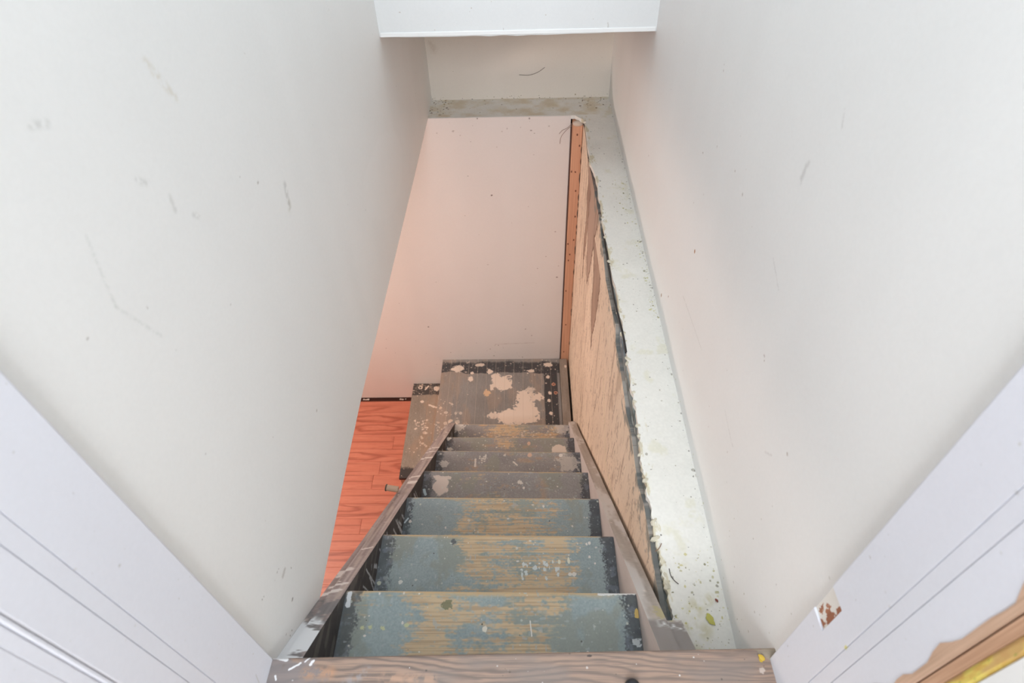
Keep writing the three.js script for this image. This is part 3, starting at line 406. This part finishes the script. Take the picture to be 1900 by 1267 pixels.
// landing of narrow floor boards with its dark painted border
{
  const x0 = -0.55, x1 = 0.212, d0 = 1.9, d1 = PINK - 0.002;
  const p = new Paint(x0, x1, d0, d1, 1400, 1400).fill((x, D) => {
    const k = (fbm(x * 8, D * 6) - 0.5) * 22 + (noise(x * 500, D * 40) - 0.5) * 12 + (noise(x * 300, D * 300) - 0.5) * 10; let c = [142 + k, 138 + k, 133 + k];
    c = mix(c, [180, 152, 130], sm(0.5, 0.7, fbm(x * 14, D * 5 + 3)) * 0.35 + (x < -0.46 ? 0.25 : 0));
    const blk = [66 + (noise(x * 200, D * 200) - 0.5) * 16, 66, 68];
    const bandB = sm(2.588, 2.596, D + (fbm(x * 11, 2) - 0.5) * 0.05) * (1 - sm(2.668, 2.69, D + (fbm(x * 30, 7) - 0.5) * 0.04)); c = mix(c, blk, bandB * (0.92 - 0.5 * sm(0.62, 0.72, fbm(x * 60, D * 60))));
    const bandR = sm(0.108, 0.114, x + (fbm(D * 12, 3) - 0.5) * 0.01) * (1 - sm(0.190, 0.198, x)) * (1 - sm(2.6, 2.64, D)); c = mix(c, blk, bandR * 0.95);
    return c;
  });
  const W = [232, 214, 196], V = (a, b, ra, rb, col = W, al = 1, ro = 0.5, fr = 1.4) => p.blob(a, b, ra, rb, col, al, ro, fr);
  V(-0.17, 2.515, 0.055, 0.05); V(-0.14, 2.49, 0.05, 0.05); V(-0.195, 2.56, 0.03, 0.03); V(-0.22, 2.47, 0.014, 0.03); V(-0.018, 2.395, 0.05, 0.05, W, 1, 0.7, 2); V(-0.012, 2.33, 0.06, 0.06, W, 1, 0.6, 2); V(0, 2.265, 0.085, 0.075, W, 1, 0.55, 2); V(-0.09, 2.245, 0.10, 0.055, W, 1, 0.55, 2); V(-0.182, 2.25, 0.05, 0.03, W, 0.9, 0.9, 2); V(-0.05, 2.21, 0.09, 0.035, W, 0.9, 0.9, 2); V(0.06, 2.386, 0.045, 0.03, W, 1, 0.8, 2); V(0.02, 2.44, 0.03, 0.03, W, 0.8, 0.9, 2);
  V(-0.247, 2.423, 0.024, 0.03, [228, 190, 150], 0.9, 0.8); V(-0.358, 2.54, 0.018, 0.022); V(-0.236, 2.6, 0.019, 0.022); V(-0.44, 2.628, 0.04, 0.03, W, 0.95, 0.6); V(-0.47, 2.625, 0.02, 0.014); V(0.14, 2.655, 0.03, 0.02); V(0.028, 2.604, 0.026, 0.014); V(-0.3, 2.66, 0.03, 0.014, W, 0.9, 0.8); V(-0.35, 2.59, 0.012, 0.013); V(-0.115, 2.555, 0.026, 0.014); p.blob(-0.115, 2.555, 0.015, 0.007, [150, 140, 134], 1, 0.3);
  for (const D of [2.55, 2.42, 2.36, 2.26]) { V(rr(0.12, 0.16), D, 0.012, 0.014); } for (const [a, b] of [[0.17, 2.49], [0.18, 2.42]]) { V(a, b, 0.013, 0.013, [220, 160, 130]); p.blob(a, b, 0.007, 0.007, [110, 70, 60], 1, 0.3); }
  p.specks(60, 0.001, 0.006, [W], [0.1, 0.21, 2.1, 2.7]); p.specks(90, 0.001, 0.006, [W], [x0, x1, 2.56, 2.7]); p.specks(120, 0.001, 0.006, [W, [206, 186, 168]]); p.specks(50, 0.003, 0.014, [W], [x0, -0.4, 2.05, 2.35], 0.8); p.specks(20, 0.004, 0.012, [[226, 200, 176]], [-0.55, -0.4, 2.1, 2.4], 0.7);
  p.specks(60, 0.002, 0.01, [[210, 180, 156]], [-0.5, 0.2, 2.1, 2.2], 0.7);
  const ld = thing('stair_landing', 'square landing of grey painted floor boards with black border, below the stairs', 'landing', [(x0 + x1) / 2, FLOOR, (d0 + d1) / 2]);
  const m = mat({ map: p.tex(), roughness: 0.6 }), n = 13, w = (x1 - x0) / n;
  for (let i = 0; i < n; i++) { const g = rbox(x0 + i * w + 0.0006, x0 + (i + 1) * w - 0.0006, LAND - 0.02, LAND, d0, d1, 0.0004); setUV(g, (x, y, D) => p.uv(x, D)); part('board', g, m, ld); }
  part('frame', box(x0 + 0.008, x1 - 0.004, FLOOR + 0.001, LAND - 0.0006, d0 + 0.01, d1 - 0.002), mat({ color: 0xcdbcab, roughness: 0.85 }), ld);
  // brown skirting along the foundation wall
  const ps = new Paint(1.9, 2.72, -0.1, 0.4, 500, 200).fill((D, x) => { const k = (fbm(D * 10, x * 60) - 0.5) * 30 + (noise(D * 200, x * 400) - 0.5) * 14; return [150 + k, 138 + k, 126 + k]; }); ps.blob(2.62, 0.25, 0.012, 0.008, W);
  const sk = thing('skirting_board', 'grey brown skirting strip between the landing and the foundation wall', 'skirting', [0.24, LAND, 2.35]);
  part('board', setUV(rbox(0.2135, 0.262, FLOOR + 0.002, LAND + 0.022, 2.036, 2.688, 0.004), (x, y, D) => ps.uv(D, x)), mat({ map: ps.tex(), roughness: 0.75 }), sk);
}
// lower side step
{
  const x0 = -0.776, x1 = -0.5515, d0 = 1.965, d1 = PINK - 0.002, W = [230, 212, 194];
  const p = new Paint(x0, x1, d0, d1, 500, 1400).fill((x, D) => {
    const k = (fbm(x * 8 + 30, D * 6) - 0.5) * 24 + (noise(x * 500, D * 40) - 0.5) * 12 + (noise(x * 300, D * 300) - 0.5) * 16; let c = [150 + k, 139 + k, 126 + k]; c = mix(c, [186, 152, 124], sm(0.48, 0.7, fbm(x * 10, D * 5 + 13)) * 0.4);
    const bb = sm(2.605, 2.615, D + (fbm(x * 20, 2) - 0.5) * 0.03); c = mix(c, [68, 64, 62], bb * (0.9 - 0.6 * sm(0.55, 0.7, fbm(x * 40, D * 40))));
    const bf = 1 - sm(2.04, 2.06, D + (x - x0) * 0.35 + (fbm(x * 30, D * 30) - 0.5) * 0.05); return mix(c, [56, 52, 50], bf * 0.95);
  });
  p.blob(-0.726, 2.672, 0.016, 0.016, W, 1, 0.4); p.blob(-0.726, 2.672, 0.008, 0.008, [90, 80, 76], 1, 0.3); p.stroke(-0.69, 2.655, -0.672, 2.685, 0.006, W); p.blob(-0.614, 2.662, 0.022, 0.022, W, 1, 0.5); p.blob(-0.7, 2.55, 0.014, 0.012, W); p.stroke(-0.65, 2.52, -0.6, 2.5, 0.008, W, 0.95, 0.7); p.blob(-0.585, 2.58, 0.012, 0.02, W); for (let i = 0; i < 30; i++) p.blob(-0.68 + rr(-0.05, 0.04), 2.36 + rr(-0.04, 0.04), rr(0.002, 0.008), rr(0.002, 0.008), W, 0.85, 0.7);
  p.specks(50, 0.002, 0.008, [W, [210, 186, 164]], [x0, x1, 2.62, 2.71]); p.specks(90, 0.001, 0.005, [W, [216, 196, 176]]); p.specks(24, 0.003, 0.012, [W], [x0 + 0.1, x1, 2.1, 2.3], 0.8);
  const s = thing('side_step', 'lower grey brown side step between the landing and the red floor', 'step', [(x0 + x1) / 2, FLOOR, (d0 + d1) / 2]);
  const m = mat({ map: p.tex(), roughness: 0.65 }), cuts = [x0, -0.66, -0.605, x1];
  for (let i = 0; i < 3; i++) { const g = rbox(cuts[i] + 0.0005, cuts[i + 1] - 0.0005, STEP - 0.02, STEP, d0, d1, 0.0005); setUV(g, (x, y, D) => p.uv(x, D)); part('board', g, m, s); }
  part('frame', box(x0 + 0.006, x1 - 0.002, FLOOR + 0.001, STEP - 0.0008, d0 + 0.006, d1 - 0.002), mat({ color: 0xd2a88c, roughness: 0.8 }), s);
}

// ================= wooden stud in the corner
{
  const p = new Paint(-0.06, 0.06, 0, 2.2, 128, 1600).fill((a, y) => { const k = (noise(a * 500, y * 5) - 0.5) * 22 + (fbm(a * 40, y * 4) - 0.5) * 20; return [212 + k, 160 + k * 0.9, 128 + k * 0.8]; });
  for (let i = 0; i < 16; i++) p.blob(rr(-0.02, 0.025), rr(0.2, 2.1), 0.004, 0.006, [110, 66, 48], 0.9, 0.4);
  p.region(-0.06, 2.02, 0.06, 2.2, (a, y) => [[196, 170, 150], 0.85 * sm(2.05, 2.06, y + (fbm(a * 60, y * 60) - 0.5) * 0.03)]);
  const y0 = FLOOR + 0.002, s = thing('wooden_stud', 'tall narrow orange brown wooden stud in the corner beside the pink wall', 'stud', [0.25, y0, 2.69]);
  part('post', setUV(rbox(0.2255, 0.274, y0, -0.226, 2.689, 2.735, 0.003), (x, y) => p.uv(x - 0.25, y - y0)), mat({ map: p.tex(), roughness: 0.75 }), s);
  const gapStrip = part('gap_strip', box(0.2185, 0.2248, y0, -0.25, 2.706, 2.73), mat({ color: 0x5e463c, roughness: 0.9 }), s); gapStrip.userData.label = 'dark strip standing for the gap along the post';  // dark strip stands in for the shaded gap beside the stud
  const head = part('plaster_cap', new THREE.DodecahedronGeometry(0.03, 2).scale(0.85, 0.45, 0.5).translate(0.25, -0.232, -2.688), mat({ color: 0xd6c2b0, roughness: 0.95 }), s); head.userData.label = 'plaster lump on top of the post';
  // plaster splotches squeezed out along the edge against the foundation
  const dm = mat({ color: 0x4c4038, roughness: 1 });
  for (let i = 0; i < 22; i++) { const g = new THREE.DodecahedronGeometry(rr(0.004, 0.008), 0).scale(0.5, rr(1.5, 3.5), 0.7); g.translate(0.2735, rr(-1.7, -0.35), -2.688); part('dirt_lump', g, dm, s); }
}
// thin black tube drawn along the broken edge
{
  const c = thing('black_tube', 'thin black line along the broken edge of the plaster ledge', 'black_tube', [0.28, -0.21, 1.45]);
  part('tube_body', tube([[0.283, -0.23, 1.88], [0.2815, -0.213, 1.76], [0.281, -0.211, 1.66], [0.280, -0.208, 1.56], [0.2805, -0.206, 1.46], [0.285, -0.204, 1.36], [0.289, -0.203, 1.28], [0.290, -0.206, 1.215]], 0.0035, 60, 8), mat({ color: 0x2c2b2a, roughness: 0.5 }), c);
}
// ================= small loose things
const leaf = (name, x, y, D, a, b, col, label) => { const g = new THREE.SphereGeometry(1, 18, 10); const p = g.attributes.position; for (let i = 0; i < p.count; i++) { const X = p.getX(i), Z = p.getZ(i); const n = 1 + (noise(X * 2 + D * 40, Z * 2) - 0.5) * 0.5; p.setXYZ(i, X * a * n, p.getY(i) * 0.0022 + Math.abs(X) * 0.001, Z * b * n); } g.computeVertexNormals(); const o = mesh(name, g, mat({ color: col, roughness: 0.8 })); o.position.set(x, y + 0.0022, -D); o.rotation.y = 0.5; return tag(o, label, 'flake'); };
leaf('paint_flake', 0.370, YL, 0.465, 0.0075, 0.0115, 0xc2bd62, 'larger yellow green flake lying on the ledge near the threshold');
leaf('paint_flake', 0.392, YL, 0.503, 0.0025, 0.004, 0x8c4a3c, 'tiny red brown crumb on the ledge against the right wall');
leaf('paint_flake', 0.383, 0.0005, 0.331, 0.0042, 0.0062, 0xcaa83e, 'small mustard flake on the threshold beside the right jamb');
function strands(name, label, curves, r, col, cat = 'cobweb') { const o = thing(name, label, cat, curves[0][0]); for (const c of curves) part('strand', tube(c, r, 20, 5), mat({ color: col, roughness: 0.9 }), o); return o; }
strands('cobweb', 'wispy cobweb strands hanging off the top of the wooden stud', [[[0.226, -0.235, 2.70], [0.2, -0.262, 2.702], [0.18, -0.272, 2.703], [0.165, -0.29, 2.704]], [[0.226, -0.245, 2.70], [0.195, -0.275, 2.702], [0.175, -0.305, 2.703], [0.17, -0.34, 2.703]]], 0.0012, 0x9b8578);
strands('hair_strand', 'dark curled hair lying on the ledge near the threshold', [[[0.305, -0.2035, 0.572], [0.306, -0.2035, 0.556], [0.312, -0.203, 0.545], [0.319, -0.203, 0.538]]], 0.0009, 0x57504a, 'hair');
strands('plaster_fibre', 'short brown fibre sticking out of the ledge edge halfway down the near stairs', [[[0.281, -0.206, 0.612], [0.29, -0.202, 0.617], [0.297, -0.2, 0.628]]], 0.001, 0x8a6d55, 'fibre');
strands('cobweb', 'thin grey cobweb strand stuck to the recess panel', [[[-0.02, -0.09, 2.896], [0.03, -0.092, 2.896], [0.07, -0.078, 2.895], [0.1, -0.058, 2.896]]], 0.0013, 0x8f8478);
// crumbs by the gap at the foot of the far wall
{ const pos = [[-1.15, 2.702], [-1.135, 2.7], [-1.12, 2.702], [-0.89, 2.702], [-0.875, 2.7], [-0.855, 2.703]];
  for (const [x, D] of pos) { const g = new THREE.DodecahedronGeometry(rr(0.004, 0.008), 0).scale(1.4, 0.7, 1); const o = mesh('plaster_crumb', g, mat({ color: 0xdccfc4, roughness: 0.95 })); o.position.set(x, FLOOR + 0.004, -D); const byStep = x > -1; tag(o, byStep ? 'tiny white plaster crumb at the far wall, close to the side step' : 'tiny white plaster crumb at the far wall, by the left end of the visible gap', 'crumb', byStep ? 'crumbs near the side step' : 'crumbs at the left end of the gap'); } }
// black rounded foot standing on the threshold at the very bottom edge
{ const g = new THREE.LatheGeometry([[0, 0.016], [0.005, 0.0155], [0.009, 0.013], [0.0115, 0.008], [0.0125, 0.002], [0.0125, 0], [0, 0]].map(([a, b]) => new THREE.Vector2(a, b)), 28);
  const o = mesh('rubber_foot', g, mat({ color: 0x26262a, roughness: 0.5 })); o.position.set(0.165, 0.0003, -0.2865); tag(o, 'black rounded rubber foot on the threshold at the bottom edge', 'foot'); }

// ================= lamps (outside the frame)
function ceilingLamp(name, label, [x, y, D], w, l, spec) {
  const t = thing(name, label, 'ceiling lamp', [x, y, D]);
  part('housing', rbox(x - w / 2 - 0.02, x + w / 2 + 0.02, y - 0.03, y - 0.001, D - l / 2 - 0.02, D + l / 2 + 0.02, 0.006), mat({ color: 0xdddddd, roughness: 0.5 }), t);
  part('diffuser', box(x - w / 2, x + w / 2, y - 0.036, y - 0.0305, D - l / 2, D + l / 2), mat({ color: 0xffffff, emissive: spec.color, emissiveIntensity: 0.8, roughness: 0.6 }), t);
  const L = new THREE.RectAreaLight(spec.color, spec.intensity, w, l); L.position.set(x, y - 0.04, -D); L.rotation.x = -Math.PI / 2; L.castShadow = true; scene.add(L); L.name = name + '_light';
}
ceilingLamp('stairwell_lamp', 'square white ceiling lamp above the stairs, outside the frame', [-0.02, 2.45, 1.02], 0.3, 0.3, LAMP.stair);
{ // pendant globe in the basement room
  const [x, y, D] = [-1.75, -0.9, 1.9], t = thing('pendant_lamp', 'white globe lamp hanging in the basement room, outside the frame', 'pendant lamp', [x, y, D]);
  part('globe', new THREE.SphereGeometry(0.17, 32, 20).translate(x, y, -D), mat({ color: 0xffffff, emissive: LAMP.basement.color, emissiveIntensity: 1.0, roughness: 0.5 }), t);
  part('stem', new THREE.CylinderGeometry(0.008, 0.008, 0.53, 12).translate(x, y + 0.425, -D), mat({ color: 0x999999, roughness: 0.4 }), t);
  part('canopy', new THREE.CylinderGeometry(0.05, 0.055, 0.014, 24).translate(x, YL - 0.0075, -D), mat({ color: 0xdddddd, roughness: 0.4 }), t);
  const L = new THREE.PointLight(LAMP.basement.color, LAMP.basement.intensity, 0, 2); L.position.set(x, y, -D); L.castShadow = true; L.shadow.radius = 8; L.name = 'pendant_light'; scene.add(L);
}

renderer.render(scene, camera);
